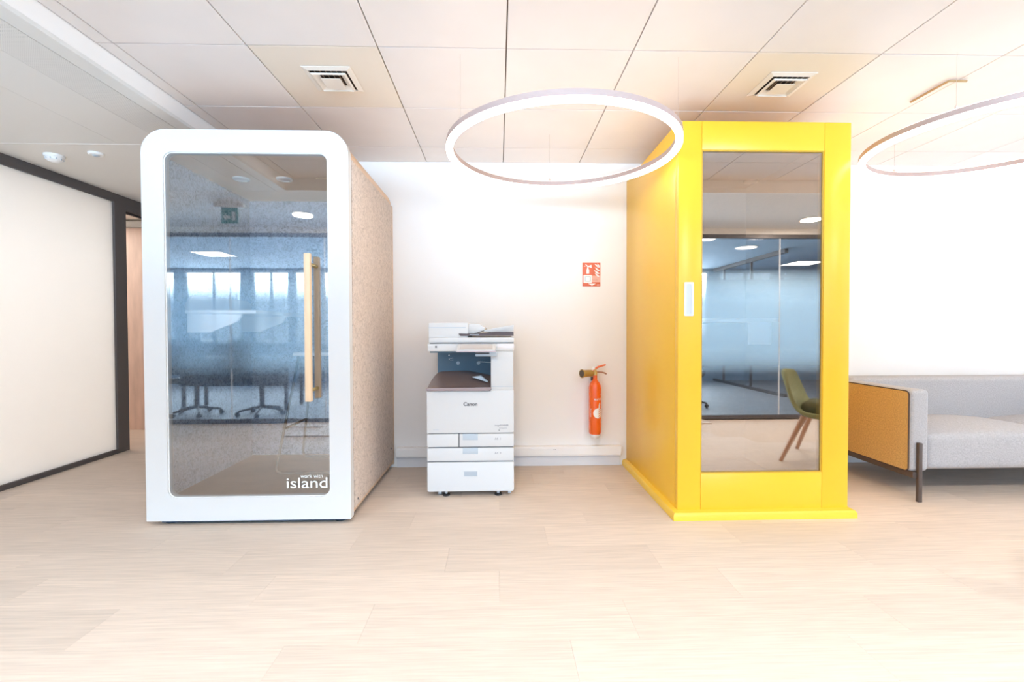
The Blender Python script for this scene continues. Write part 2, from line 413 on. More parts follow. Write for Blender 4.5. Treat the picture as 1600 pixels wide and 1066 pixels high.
struct('joint_strip', B(-3.44, -1.9, 3.181, 3.187, ZL-0.0015, ZL), M_wall, lc2)

# left partition: milky panel in a dark frame, open doorway beyond, wood wall behind
WY = 0.70
wl = struct('wall_left', B(XL-0.006, XL+0.0, WY, 4.31, 0.035, 2.258), M_milk)
struct('bottom_rail', B(XL-0.05, XL+0.02, WY, 4.31, 0, 0.038, bev=0.002), M_dark, wl)
struct('top_rail', B(XL-0.05, XL+0.02, WY, 6.0, 2.255, ZL, bev=0.002), M_dark, wl)
struct('post', B(XL-0.05, XL+0.02, 4.30, 4.43, 0, 2.26, bev=0.003), M_dark, wl)
dr = struct('door_1', B(XL-0.05, XL+0.02, 4.43, 6.0, 2.205, 2.256, bev=0.003), M_dark)
struct('stop_strip', B(XL-0.035, XL-0.012, 4.43, 6.0, 2.188, 2.206), M_black, dr)
struct('wall_meeting_room', B(-6.2, XL-0.05, 4.30, 4.34, 0, ZL), M_wall)
struct('wall_meeting_front', B(-6.2, XL+0.02, WY-0.06, WY, 0, ZL), M_wall)
struct('wall_far_left', B(-6.25, -6.2, YP, 6.1, 0, ZL), M_wall)
ww = struct('wall_wood', B(-6.2, XL-0.06, 5.36, 5.5, 0, ZL), M_wall)
xx = -6.2
for k in range(7):
    x1 = min(xx+0.395, XL-0.062)
    if x1 - xx > 0.05: struct('wood_panel', B(xx+0.001, x1-0.001, 5.335, 5.36, 0.0, 2.24, bev=0.001, seg=1), M_pinkwood, ww)
    xx += 0.395
struct('shelf_band', B(-6.2, XL-0.062, 5.30, 5.335, 2.245, 2.31), mat('pale_blue_band', (0.62, 0.66, 0.66), 0.6), ww)

# glass partition behind the camera
pf = struct('wall_front_partition', B(-7.4, 8.0, YP-0.05, YP, 0, 0.045, bev=0.002), M_dark)
struct('top_rail', B(-7.4, 8.0, YP-0.05, YP, 2.215, 2.262, bev=0.002), M_dark, pf)
struct('head_panel', B(-7.4, 8.0, YP-0.045, YP-0.005, 2.262, ZL), M_lowceil, pf)
J = [-7.4, -5.4, -4.31, -3.195, -2.08, -0.96, 0.15, 1.26, 2.37, 3.46, 4.57, 5.7, 8.0]
for a, c in zip(J[:-1], J[1:]):
    struct('glass_pane', B(a+0.003, c-0.003, YP-0.031, YP-0.021, 0.045, 2.215), M_film, pf)
for x in J[1:-1]:
    struct('joint', B(x-0.003, x+0.003, YP-0.033, YP-0.019, 0.045, 2.215), M_whitemetal, pf)

# the office behind the glass, seen in the booth glass
OY, OZ = -4.6, 2.40
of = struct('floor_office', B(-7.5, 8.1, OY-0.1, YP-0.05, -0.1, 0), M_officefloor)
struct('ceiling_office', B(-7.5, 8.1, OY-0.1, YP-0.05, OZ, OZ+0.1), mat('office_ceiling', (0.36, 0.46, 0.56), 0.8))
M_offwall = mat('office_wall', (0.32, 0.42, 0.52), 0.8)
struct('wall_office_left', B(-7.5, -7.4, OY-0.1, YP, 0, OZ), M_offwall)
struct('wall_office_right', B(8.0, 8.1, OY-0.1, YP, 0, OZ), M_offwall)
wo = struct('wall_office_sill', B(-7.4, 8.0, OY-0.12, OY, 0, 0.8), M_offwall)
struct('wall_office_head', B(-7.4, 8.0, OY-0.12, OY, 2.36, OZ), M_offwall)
WX = [(-7.3, -6.75), (-6.56, -5.38), (-5.17, -4.39), (-4.3, -3.95), (-3.71, -2.5), (-2.3, -1.1), (-0.9, 0.3), (0.5, 1.7), (1.9, 3.1), (3.3, 4.53)]
px = -7.4
for i, (a, c) in enumerate(WX):
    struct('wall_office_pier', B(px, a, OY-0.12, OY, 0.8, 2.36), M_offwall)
    w = struct('window_%d' % (i+1), frame_prism(new(), rrect(a, c, 0.8, 2.36, .001, 1), rrect(a+.04, c-.04, 0.84, 2.32, .001, 1), 'Y', OY-0.09, OY-0.03), M_whitemetal)
    struct('pane', B(a+.04, c-.04, OY-0.065, OY-0.055, 0.84, 2.32), M_winglass, w)
    if c - a > 0.7: struct('mullion', B((a+c)/2-.02, (a+c)/2+.02, OY-0.09, OY-0.03, 0.84, 2.32), M_whitemetal, w)
    px = c
struct('wall_office_pier', B(px, 8.0, OY-0.12, OY, 0.8, 2.36), M_offwall)
# glass cross partition in the office
pc = struct('partition_office', B(4.60, 4.66, -4.55, -2.05, 0, 0.05), M_dark)
struct('top_rail', B(4.60, 4.66, -4.55, -2.05, 2.33, OZ-0.002), M_dark, pc)
for a, c in ((-4.55, -4.14), (-4.13, -3.10), (-3.09, -2.05)):
    struct('glass_pane', B(4.625, 4.635, a, c, 0.05, 2.33), M_film, pc)
for y in (-4.135, -3.095): struct('post', B(4.61, 4.65, y-.012, y+.012, 0.05, 2.33), M_dark, pc)
# ================================================================== THINGS
#@@THINGS
# ---------------- white phone booth
BX0, BX1, BY0, BY1, BH = -1.985, -0.843, 2.70, 3.775, 2.222
bo = thing('phone_booth', 'white framed acoustic phone booth with grey felt sides and rounded top corners', 'booth', (-1.414, 3.24, 0))
GX0, GX1, GZ0, GZ1 = -1.865, -0.962, 0.158, 2.096
fr = obj('front_frame', frame_prism(new(), rrect(BX0, BX1, 0.026, BH, (0.004, 0.004, 0.13, 0.13), 10), rrect(GX0, GX1, GZ0, GZ1, 0.045, 10), 'Y', BY0-0.02, BY0+0.03), M_wbooth, bo, 'white lacquered frame')
for z0 in (1.93, 1.80):
    h = obj('hinge', B(BX0-0.010, BX0+0.012, BY0-0.006, BY0+0.02, z0-0.05, z0+0.05, bev=0.003), M_wbooth, bo)
for z0 in (1.07,):
    obj('latch_plate', B(BX0-0.006, BX0+0.010, BY0-0.006, BY0+0.02, z0-0.09, z0+0.03, bev=0.003), M_wbooth, bo)
sh = obj('shell', frame_prism(new(), rrect(BX0+0.012, BX1-0.012, 0.03, BH-0.012, (0.003, 0.003, 0.12, 0.12), 10), rrect(BX0+0.05, BX1-0.05, 0.13, BH-0.10, (0.003, 0.003, 0.01, 0.01), 10), 'Y', BY0+0.03, BY1), M_ply, bo, 'tan plywood shell')
obj('felt_side', B(BX1-0.014, BX1+0.002, BY0+0.045, BY1-0.025, 0.065, BH-0.14, bev=0.002), M_felt, bo, 'beige grey felt side')
obj('felt_side', B(BX0-0.002, BX0+0.014, BY0+0.045, BY1-0.025, 0.065, BH-0.14, bev=0.002), M_felt, bo, 'beige grey felt side')
obj('edge_strip', B(BX1-0.013, BX1+0.003, BY1-0.022, BY1, 0.03, BH-0.14, bev=0.002), M_ply, bo)
for y, z in ((2.80, 0.10), (3.66, 0.18)):
    obj('screw_head', lathe(new(), [(0.007, 0.0), (0.006, 0.003)], (BX1+0.002, y, z), 'X', 10), M_print, bo)
ix0, ix1, iz0, iz1 = BX0+0.05, BX1-0.05, 0.13, BH-0.10
IY0, IY1 = BY0+0.035, 3.70
obj('inner_felt', B(ix0, ix0+0.014, IY0, IY1, iz0, iz1), M_feltin, bo, 'blue grey felt lining', smooth=False)
obj('inner_felt', B(ix1-0.014, ix1, IY0, IY1, iz0, iz1), M_feltin, bo, 'blue grey felt lining', smooth=False)
obj('inner_felt', B(ix0, ix1, IY1, IY1+0.014, iz0, iz1), M_feltin, bo, 'blue grey felt lining', smooth=False)
obj('back_board', B(BX0+0.02, BX1-0.02, IY1+0.02, BY1-0.002, 0.06, BH-0.1), M_ply, bo, smooth=False)
fl = obj('booth_floor', B(ix0, ix1, IY0, IY1, iz0-0.03, iz0), M_boothfloor, bo, 'dark grey wood effect floor', smooth=False)
ce = obj('booth_ceiling', B(ix0, ix1, IY0, IY1, iz1-0.02, iz1), M_boothceil, bo, 'brown ceiling panel', smooth=False)
for x in (-1.691, -1.41):
    s_ = obj('round_spot', lathe(new(), [(0.052, 0), (0.050, -0.008), (0.036, -0.012), (0.034, -0.004)], (x, 3.156, iz1-0.02), 'Z', 24), M_whitemetal, ce)
obj('speaker_grille', lathe(new(), [(0.045, 0), (0.043, -0.004)], (-1.163, 3.17, iz1-0.02), 'Z', 20), M_boothceil, ce)  # dotted sprinkler disc in the booth ceiling
for x, y in ((BX0+0.10, BY0+0.05), (BX1-0.08, BY0+0.05), (BX0+0.10, BY1-0.1), (BX1-0.1, BY1-0.1)):
    obj('foot', lathe(new(), [(0.035, 0), (0.035, 0.012), (0.02, 0.016), (0.02, 0.034)], (x, y, 0), 'Z', 16), M_black, bo)
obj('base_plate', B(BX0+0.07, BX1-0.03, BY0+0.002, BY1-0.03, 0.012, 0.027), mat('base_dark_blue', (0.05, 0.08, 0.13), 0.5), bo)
# glass door
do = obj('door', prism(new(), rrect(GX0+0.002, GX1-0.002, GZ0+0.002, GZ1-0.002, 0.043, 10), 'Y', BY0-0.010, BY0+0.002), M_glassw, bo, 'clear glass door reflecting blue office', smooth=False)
obj('edge_seal', frame_prism(new(), rrect(GX0, GX1, GZ0, GZ1, 0.045, 10), rrect(GX0+0.006, GX1-0.003, GZ0+0.003, GZ1-0.003, 0.042, 10), 'Y', BY0-0.012, BY0+0.008), M_whitemetal, do)
hb = new(); box(hb, -1.071, -1.037, BY0-0.085, BY0-0.055, 0.706, 1.527, bev=0.004)
ha = obj('handle', hb, M_oak, do, 'long light wood pull bar')
hb = new(); box(hb, -1.072, -1.040, BY0+0.055, BY0+0.082, 0.706, 1.527, bev=0.004)
obj('handle', hb, M_oak, do, 'light wood pull bar inside the glass')
for z in (1.47, 0.765):
    obj('spacer', tube(new(), [(-1.054, BY0-0.056, z), (-1.054, BY0+0.056, z)], 0.0105, 14), M_brass, do)
t1 = text_bm('island', 0.088, 0.0004, space=1.0)
w1 = max(v.co.x for v in t1.verts)
for v in t1.verts: v.co.x *= 0.235/w1; v.co.y *= 0.98
obj('lettering', place_text(t1, -1.214, BY0-0.0115, 0.204), M_white, do, 'white word island', smooth=False)
t2 = text_bm('work with', 0.031, 0.0004)
w2 = max(v.co.x for v in t2.verts)
for v in t2.verts: v.co.x *= 0.125/w2
obj('lettering', place_text(t2, -1.130, BY0-0.0115, 0.262), M_white, do, 'small white words work with', smooth=False)
# wall-hung high table in the white booth
ZT = 1.205
ta = obj('wall_table', B(ix0+0.014, -1.49, 2.93, IY1-0.01, ZT, ZT+0.022, bev=0.004), mat('table_white', (0.95, 0.94, 0.92), 0.4), bo, 'white high table fixed to booth wall')
obj('upstand', prism(new(), [(2.93, ZT+0.022), (3.68, ZT+0.022), (3.68, ZT+0.10), (3.62, ZT+0.12), (3.03, ZT+0.12), (2.98, ZT+0.11), (2.94, ZT+0.07)], 'X', ix0+0.014, ix0+0.03, bev=0.003), mat('upstand_grey', (0.62, 0.62, 0.63), 0.5), ta)
for y in (2.95, 3.55):
    obj('bracket', prism(new(), [(ix0+0.014, ZT), (-1.585, ZT), (-1.60, ZT-0.025), (-1.62, ZT-0.048), (-1.78, ZT-0.115), (ix0+0.014, ZT-0.115)], 'Y', y, y+0.02, bev=0.003), mat('table_white', (0.95, 0.94, 0.92), 0.4), ta)

# stool in the booth
st = thing('bar_stool', 'high bar stool with white seat and thin black sled legs inside the white booth', 'stool', (-1.20, 3.40, 0.13))
for y in (3.185, 3.62):
    yt = 3.28 if y < 3.4 else 3.53
    pts = rounded_path([(-1.38, yt, 0.925), (-1.505, y, 0.1405), (-0.975, y, 0.1405), (-1.10, yt, 0.925)], 0.05)
    obj('leg_frame', tube(new(), pts, 0.009, 10), M_black, st)
obj('seat', B(-1.41, -1.07, 3.24, 3.57, 0.925, 0.950, bev=0.010, seg=3), M_whitemetal, st, 'thin white seat')
obj('footrest', tube(new(), [(-1.463, 3.219, 0.43), (-1.463, 3.588, 0.43)], 0.008, 10), M_black, st)
obj('footrest', tube(new(), [(-1.017, 3.219, 0.43), (-1.017, 3.588, 0.43)], 0.008, 10), M_black, st)

# ---------------- yellow booth
X0, X1, Y0, Y1, ZB = 1.035, 2.045, 2.68, 3.775, 2.296
yb = thing('phone_booth', 'tall bright yellow phone booth with a long glass front, beside the sofa', 'booth', (1.54, 3.23, 0))
gx0, gx1, gz0, gz1 = 1.171, 1.889, 0.263, 2.132
F0, F1 = Y0, Y0+0.05
obj('stile', B(X0, gx0-0.001, F0, F1, 0.045, ZB, bev=0.003), M_yellow, yb)
obj('stile', B(gx1+0.001, X1, F0, F1, 0.045, ZB, bev=0.003), M_yellow, yb)
obj('top_rail', B(gx0, gx1, F0, F1, gz1, ZB, bev=0.0025), M_yellow, yb)
obj('bottom_rail', B(gx0, gx1, F0, F1, 0.045, gz0, bev=0.0025), M_yellow, yb)
obj('glazing_bead', frame_prism(new(), rrect(gx0-.001, gx1+.001, gz0-.001, gz1+.001, .002, 2), rrect(gx0+0.007, gx1-0.007, gz0+0.006, gz1-0.006, .002, 2), 'Y', F0+0.006, F0+0.045), mat('bead_dark_yellow', (0.55, 0.33, 0.03), 0.4), yb)
obj('glass_pane', B(gx0+0.006, gx1-0.006, F0+0.012, F0+0.020, gz0+0.006, gz1-0.006), M_glassy, yb, 'dark reflective glass', smooth=False)
obj('side_panel', B(X0, X0+0.04, F1, Y1, 0.045, ZB, bev=0.003), M_yellow, yb)
obj('side_panel', B(X1-0.04, X1, F1, Y1, 0.045, ZB, bev=0.003), M_yellow, yb)
obj('roof', B(X0+0.04, X1-0.04, F1, Y1, ZB-0.05, ZB-0.004, bev=0.003), M_yellow, yb)
obj('back_panel', B(X0+0.04, X1-0.04, Y1-0.03, Y1, 0.045, ZB-0.05), M_yellow, yb)
# skirting plinth: bevelled profile round the front and the left side
PR = [(0.0, 0.0), (0.034, 0.0), (0.034, 0.030), (0.026, 0.044), (0.0, 0.052)]
def plinth(path):
    bm = new(); rings = []
    for i, (p, nrm) in enumerate(path): rings.append([bm.verts.new((p[0]+nrm[0]*a, p[1]+nrm[1]*a, h)) for a, h in PR])
    fs = []
    for a, b in zip(rings[:-1], rings[1:]):
        for k in range(5): fs.append(bm.faces.new((a[k], a[(k+1) % 5], b[(k+1) % 5], b[k])))
    fs += [bm.faces.new(rings[0]), bm.faces.new(list(reversed(rings[-1])))]
    bmesh.ops.recalc_face_normals(bm, faces=fs); return bm
obj('plinth', plinth([((X0, Y1), (-1, 0)), ((X0, Y0), (-1, -1)), ((X1, Y0), (1, -1)), ((X1, Y1), (1, 0))]), mat('plinth_yellow', (0.88, 0.56, 0.05), 0.3), yb, 'bevelled yellow plinth')
obj('floor_slab', B(X0, X1, Y0+0.001, Y1, 0.001, 0.044), M_yellow, yb)
# interior
obj('inner_lining', B(X0+0.04, X0+0.055, F1, Y1-0.03, 0.06, ZB-0.05), M_darkfelt, yb, 'charcoal felt lining', smooth=False)
obj('inner_lining', B(X1-0.055, X1-0.04, F1, Y1-0.03, 0.06, ZB-0.05), M_darkfelt, yb, 'charcoal felt lining', smooth=False)
obj('inner_lining', B(X0+0.055, X1-0.055, Y1-0.045, Y1-0.03, 0.06, ZB-0.05), M_darkfelt, yb, 'charcoal felt lining', smooth=False)
obj('booth_floor', B(X0+0.04, X1-0.04, F1, Y1-0.03, 0.045, 0.06), M_boothfloor, yb, smooth=False)
yc = obj('booth_ceiling', B(X0+0.055, X1-0.055, F1, Y1-0.045, ZB-0.065, ZB-0.051), M_darkfelt, yb, smooth=False)
obj('round_spot', lathe(new(), [(0.05, 0), (0.048, -0.008), (0.034, -0.010)], (1.93, 3.55, ZB-0.065), 'Z', 20), M_whitemetal, yc)
tt = obj('wall_table', B(X0+0.055, X1-0.056, 3.28, 3.68, 1.150, 1.178, bev=0.004), mat('table_white', (0.95, 0.94, 0.92), 0.4), yb, 'white table fixed across the booth')
obj('modesty_panel', B(1.80, 1.962, 3.32, 3.34, 0.99, 1.150, bev=0.003), mat('table_white', (0.95, 0.94, 0.92), 0.4), tt)
# recessed pull
hy = obj('recessed_pull', frame_prism(new(), rrect(1.070, 1.124, 1.178, 1.373, 0.006, 3), rrect(1.082, 1.112, 1.190, 1.361, 0.004, 3), 'Y', Y0-0.004, Y0+0.012), mat('pull_silver', (0.70, 0.69, 0.68), 0.35, metal=0.3), yb, 'silver recessed door pull')
obj('pull_plate', B(1.080, 1.114, Y0-0.0015, Y0+0.002, 1.188, 1.363), mat('pull_pale', (0.62, 0.64, 0.68), 0.4), hy)

# ---------------- printer
px0, px1, pf_, pb = -0.471, 0.098, 3.07, 3.69
pr = thing('office_printer', 'white floor standing office copier with brown output tray and three drawers rows', 'printer', (-0.187, 3.38, 0))
pr['label'] = 'white floor standing office copier on casters with a brown output tray'
bd = obj('body', prism(new(), rrect(px0, px1, 0.425, 0.705, (0.006, 0.012, 0.006, 0.006), 3), 'Y', pf_, pb, bev=0.003), M_printer, pr)
obj('right_column', B(-0.052, px1-0.002, pf_+0.002, pb, 0.705, 0.962, bev=0.005), M_printer, bd)
obj('seam', B(-0.048, px1-0.003, pf_-0.0005, pf_+0.01, 0.729, 0.733), M_printer2, bd)
cv = obj('cavity_back', B(px0+0.035, -0.05, 3.36, 3.40, 0.705, 0.962), M_pblue, bd, 'slate blue cavity wall')
obj('cavity_ceiling', B(px0+0.02, -0.052, pf_+0.02, 3.40, 0.952, 0.966), M_pblue, bd)
obj('rear_housing', B(px0+0.03, px1-0.005, 3.40, pb, 0.705, 0.965, bev=0.004), M_printer, bd)
for x, z in ((-0.355, 0.92), (-0.13, 0.92)):
    obj('screw_head', lathe(new(), [(0.006, -0.003), (0.006, 0)], (x, 3.36, z), 'Y', 10), M_white, cv)
for x, z in ((-0.29, 0.865), (-0.145, 0.865)):
    obj('spindle', lathe(new(), [(0.006, -0.014), (0.006, -0.006), (0.013, -0.004), (0.013, 0)], (x, 3.36, z), 'Y', 16), M_printer2, cv)
obj('guide_rod', tube(new(), [(-0.14, 3.345, 0.875), (-0.052, 3.345, 0.870)], 0.003, 8), M_white, cv)
for dx, dz in ((0, 0), (.012, 0), (0, .012), (.012, .014), (-.012, .007)):
    obj('vent_dot', B(-0.345+dx, -0.338+dx, 3.357, 3.36, 0.885+dz, 0.889+dz), M_white, cv)
# curved output tray
bm = new(); NX, NY = 14, 10; grid = []
for i in range(NX+1):
    u = i/NX; x = px0+0.002 + u*(-0.054-px0-0.002); col = []
    for j in range(NY+1):
        v = j/NY; y = pf_-0.012 + v*0.29
        z = 0.722 + 0.085*(3*v*v-2*v*v*v)*(1-0.35*max(0, u-0.55)/0.45) + 0.004*math.sin(u*PI)
        xx_ = x + (0.06*v*v)*(1-u)
        col.append(bm.verts.new((xx_, y, z)))
    grid.append(col)
fs = [bm.faces.new((grid[i][j], grid[i+1][j], grid[i+1][j+1], grid[i][j+1])) for i in range(NX) for j in range(NY)]
ex = bmesh.ops.extrude_face_region(bm, geom=fs)
for e in ex['geom']:
    if isinstance(e, bmesh.types.BMVert): e.co.z = 0.704
bmesh.ops.recalc_face_normals(bm, faces=bm.faces)
tr_ = obj('output_tray', bm, M_pbrown, pr, 'glossy brown paper output tray')
obj('front_lip', prism(new(), [(px0-0.002, 0.722), (px0-0.002, 0.710), (px0+0.01, 0.704), (-0.068, 0.704), (-0.052, 0.714), (-0.050, 0.726)], 'Y', pf_-0.016, pf_-0.004, bev=0.001), mat('tray_lip', (0.34, 0.27, 0.27), 0.35), tr_)
obj('paper_stop', prism(new(), [(-0.18, 0.783), (-0.12, 0.792), (-0.072, 0.752), (-0.078, 0.748), (-0.16, 0.777)], 'Y', 3.16, 3.20), mat('stop_grey', (0.55, 0.62, 0.68), 0.4), tr_)
# scanner band and control panel
sc_ = obj('scanner_unit', B(-0.462, px1+0.002, pf_-0.004, pb, 0.962, 1.014, bev=0.005), M_printer, pr)
obj('lid_gap', B(-0.448, px1, pf_-0.006, pf_+0.02, 1.013, 1.0165), M_print, sc_)
obj('square_button', B(-0.414, -0.402, pf_-0.0065, pf_-0.003, 0.986, 0.998), M_print, sc_)
obj('right_cover', B(-0.01, px1+0.003, pf_-0.006, pf_+0.02, 0.978, 1.012, bev=0.003), mat('cover_pinkish', (0.80, 0.76, 0.75), 0.4), sc_)
bm = new(); prism(bm, [(pf_-0.105, 0.962), (pf_-0.105, 0.974), (pf_-0.004, 1.010), (pf_-0.004, 0.990)], 'X', -0.265, -0.020, bev=0.002)
cp = obj('control_panel', bm, M_printer, pr, 'white tilted touch panel')
bm = new(); prism(bm, [(pf_-0.095, 0.9785), (pf_-0.095, 0.9800), (pf_-0.014, 1.0085), (pf_-0.014, 1.0070)], 'X', -0.248, -0.040)
obj('screen', bm, mat('screen_beige', (0.62, 0.57, 0.54), 0.15, coat=0.5), cp)
obj('front_edge', B(-0.268, -0.018, pf_-0.108, pf_-0.100, 0.961, 0.968), mat('panel_edge', (0.50, 0.40, 0.42), 0.4), cp)
obj('panel_bracket', B(-0.15, -0.010, pf_-0.05, pf_+0.02, 0.930, 0.962, bev=0.004), M_printer2, cp)
obj('usb_slot', B(-0.15, -0.06, pf_-0.052, pf_-0.048, 0.946, 0.955), M_print, cp)
# document feeder
df = obj('lid', B(-0.456, px1+0.004, pf_, pb-0.02, 1.017, 1.052, bev=0.005), M_printer, pr, 'scanner lid')
fd = obj('document_feeder', prism(new(), rrect(-0.457, -0.20, 1.052, 1.148, (0.002, 0.010, 0.010, 0.004), 3), 'Y', pf_+0.012, pb-0.03, bev=0.003), M_printer, pr)
obj('seam', B(-0.455, -0.215, pf_+0.010, pf_+0.02, 1.117, 1.120), M_printer2, fd)
obj('feeder_cover', prism(new(), [(-0.20, 1.078), (-0.20, 1.142), (-0.135, 1.142), (-0.09, 1.115), (-0.095, 1.098), (-0.165, 1.076)], 'Y', pf_+0.03, pb-0.06, bev=0.003), M_printer, fd)
obj('document_tray', prism(new(), [(-0.10, 1.088), (-0.095, 1.100), (px1+0.002, 1.136), (px1+0.002, 1.128), (px1+0.002, 1.092), (0.0, 1.084)], 'Y', pf_+0.04, pb-0.08, bev=0.002), M_printer, fd)
obj('feed_slot', prism(new(), [(-0.262, 1.078), (-0.25, 1.062), (px1, 1.062), (px1, 1.086), (-0.02, 1.088), (-0.16, 1.076)], 'Y', pf_+0.004, pb-0.08), mat('slot_dark', (0.10, 0.07, 0.07), 0.4), fd)
obj('paper_guide', B(-0.19, -0.13, pf_+0.002, pf_+0.01, 1.068, 1.072), M_printer2, fd)
# drawers
dm = M_printer
gm = M_print
for z0, z1 in ((0.240, 0.326), (0.334, 0.419)):
    if z0 > 0.3:
        obj('side_door', B(px0, -0.266, pf_, pf_+0.03, z0, z1, bev=0.004), dm, pr)
        d = obj('drawer', B(-0.259, px1, pf_, pf_+0.03, z0, z1, bev=0.004), dm, pr)
    else:
        d = obj('drawer', B(px0, px1, pf_, pf_+0.03, z0, z1, bev=0.006), dm, pr)
    hh = obj('drawer_pull', B(-0.238, -0.138, pf_-0.002, pf_+0.01, z1-0.040, z1+0.002, bev=0.003), M_printer2, d, 'pale grey drawer pull')
    t = text_bm('A4  1' if z0 > 0.3 else 'A3  2', 0.019, 0.0003, off=0.0004); place_text(t, -0.028, pf_-0.0006, z0+0.046)
    obj('lettering', t, mat('print_soft', (0.35, 0.35, 0.37), 0.6), d, smooth=False)
obj('chassis', B(px0+0.008, px1-0.008, pf_+0.012, pb-0.005, 0.045, 0.425), mat('chassis_grey', (0.22, 0.22, 0.23), 0.6), pr)
d = obj('paper_cassette', prism(new(), rrect(px0, px1, 0.040, 0.232, (0.012, 0.012, 0.004, 0.004), 3), 'Y', pf_, pf_+0.4, bev=0.004), dm, pr)
bm = new(); frame_prism(bm, rrect(-0.237, -0.137, 0.134, 0.180, 0.003, 2), rrect(-0.230, -0.144, 0.140, 0.173, 0.003, 2), 'Y', pf_-0.003, pf_+0.005)
hh = obj('drawer_pull', bm, M_printer, d)
obj('pull_recess', prism(new(), [(pf_-0.0005, 0.140), (pf_-0.0005, 0.173), (pf_+0.004, 0.173), (pf_+0.004, 0.140)], 'X', -0.230, -0.144), mat('recess_grey', (0.42, 0.46, 0.50), 0.5), d)  # flush grey plate; the shade of the recess is put into its colour
obj('side_skin', B(px0, px0+0.008, pf_+0.03, pb, 0.235, 0.425), M_printer, pr)
obj('side_skin', B(px1-0.008, px1, pf_+0.03, pb, 0.235, 0.425), M_printer, pr)
t = text_bm('Canon', 0.033, 0.0004, align='CENTER', off=0.0009); 
for v in t.verts: v.co.x *= 1.05
bmesh.ops.translate(t, vec=(0, 0, 0), verts=t.verts)
obj('lettering', place_text(t, -0.186, pf_-0.0006, 0.605), M_print, pr, 'dark grey word Canon', smooth=False)
t = text_bm('imageRUNNER', 0.0145, 0.0002, off=0.0003); obj('lettering', place_text(t, -0.028, pf_-0.0006, 0.470), MATS['print_soft'], pr, 'tiny grey print', smooth=False)
t = text_bm('ADVANCE', 0.011, 0.0002); obj('lettering', place_text(t, 0.0, pf_-0.0006, 0.452), MATS['print_soft'], pr, 'tiny grey print', smooth=False)
obj('indicator', B(-0.002, 0.004, pf_-0.001, pf_+0.001, 0.440, 0.446), M_print, pr)
obj('small_print', B(-0.43, -0.395, pf_-0.0006, pf_+0.001, 0.447, 0.4495), M_printer2, pr)
for x in (-0.395, 0.070):
    for y in (3.14, 3.60):
        c = obj('caster', B(x-0.018, x+0.018, y-0.02, y+0.02, 0.028, 0.042, bev=0.004), M_printer2, pr)
        obj('wheel', lathe(new(), [(0.010, -0.013), (0.019, -0.010), (0.019, 0.010), (0.010, 0.013)], (x, y, 0.0195), 'X', 18), mat('wheel_grey', (0.60, 0.62, 0.64), 0.5), c)
for x in (-0.352, -0.006):
    c = obj('levelling_foot', lathe(new(), [(0.024, 0), (0.024, 0.010), (0.016, 0.014)], (x, 3.12, 0), 'Z', 20), M_black, pr, 'black levelling foot')
    obj('stem', lathe(new(), [(0.010, 0.014), (0.010, 0.042)], (x, 3.12, 0), 'Z', 12), M_printer, c)

# ---------------- fire extinguisher and its sign
E0 = (0.765, 3.705)
ex = thing('fire_extinguisher', 'slim red fire extinguisher with an ochre horn hanging on the white wall', 'extinguisher', (E0[0], YB, 0.24))
R = 0.049
obj('cylinder_body', lathe(new(), [(0.030, 0.262), (R-0.006, 0.268), (R, 0.285), (R, 0.640), (R-0.004, 0.662), (R-0.016, 0.684), (0.020, 0.700), (0.016, 0.705), (0.016, 0.738)], (E0[0], E0[1], 0), 'Z', 32), M_red, ex)
obj('base_cap', lathe(new(), [(0.026, 0.236), (0.033, 0.242), (R-0.002, 0.268), (R-0.002, 0.272)], (E0[0], E0[1], 0), 'Z', 28), mat('cap_clear_white', (0.80, 0.76, 0.74), 0.4), ex, 'pale plastic foot cap')
vv = obj('valve', lathe(new(), [(0.014, 0.735), (0.018, 0.740), (0.018, 0.768), (0.012, 0.774), (0.012, 0.790)], (E0[0], E0[1], 0), 'Z', 18), M_brass, ex, 'brass valve')
obj('lever', tube(new(), rounded_path([(E0[0]-0.012, E0[1], 0.772), (E0[0]+0.015, E0[1], 0.802), (E0[0]+0.085, E0[1], 0.822)], 0.02), [0.008]*7+[0.006], 8), mat('lever_red', (0.80, 0.16, 0.05), 0.35), ex)
obj('carry_handle', tube(new(), rounded_path([(E0[0]+0.010, E0[1], 0.764), (E0[0]+0.065, E0[1], 0.762), (E0[0]+0.092, E0[1], 0.748)], 0.02), 0.0055, 8), mat('handle_brownish', (0.34, 0.14, 0.08), 0.35), ex)
def turn(bm, deg=-28):
    c = Vector((E0[0], E0[1]-0.008, 0.758)); bmesh.ops.rotate(bm, cent=c, matrix=Matrix.Rotation(math.radians(-deg), 3, 'Z'), verts=bm.verts); return bm
hn = obj('horn', turn(lathe(new(), [(0.014, -0.018), (0.022, -0.030), (0.026, -0.040), (0.029, -0.120), (0.034, -0.128), (0.034, -0.134), (0.027, -0.134), (0.022, -0.060)], (E0[0], E0[1]-0.008, 0.758), 'X', 28)), M_horn, ex, 'ochre discharge horn')
obj('horn_mouth', turn(lathe(new(), [(0.0275, -0.1350), (0.0275, -0.130)], (E0[0], E0[1]-0.008, 0.758), 'X', 24)), M_bronze, hn)  # dark disc stands in for the shade inside the hollow horn
obj('gauge', lathe(new(), [(0.012, -0.012), (0.012, 0.0)], (E0[0]-0.018, E0[1]-0.012, 0.796), 'Y', 14), M_white, vv)
obj('wall_bracket', B(E0[0]-0.02, E0[0]+0.02, E0[1]+0.045, YB-0.001, 0.690, 0.720), M_bronze, ex)
obj('wall_bracket', B(E0[0]-0.02, E0[0]+0.02, E0[1]+0.046, YB-0.001, 0.34, 0.37), M_bronze, ex)
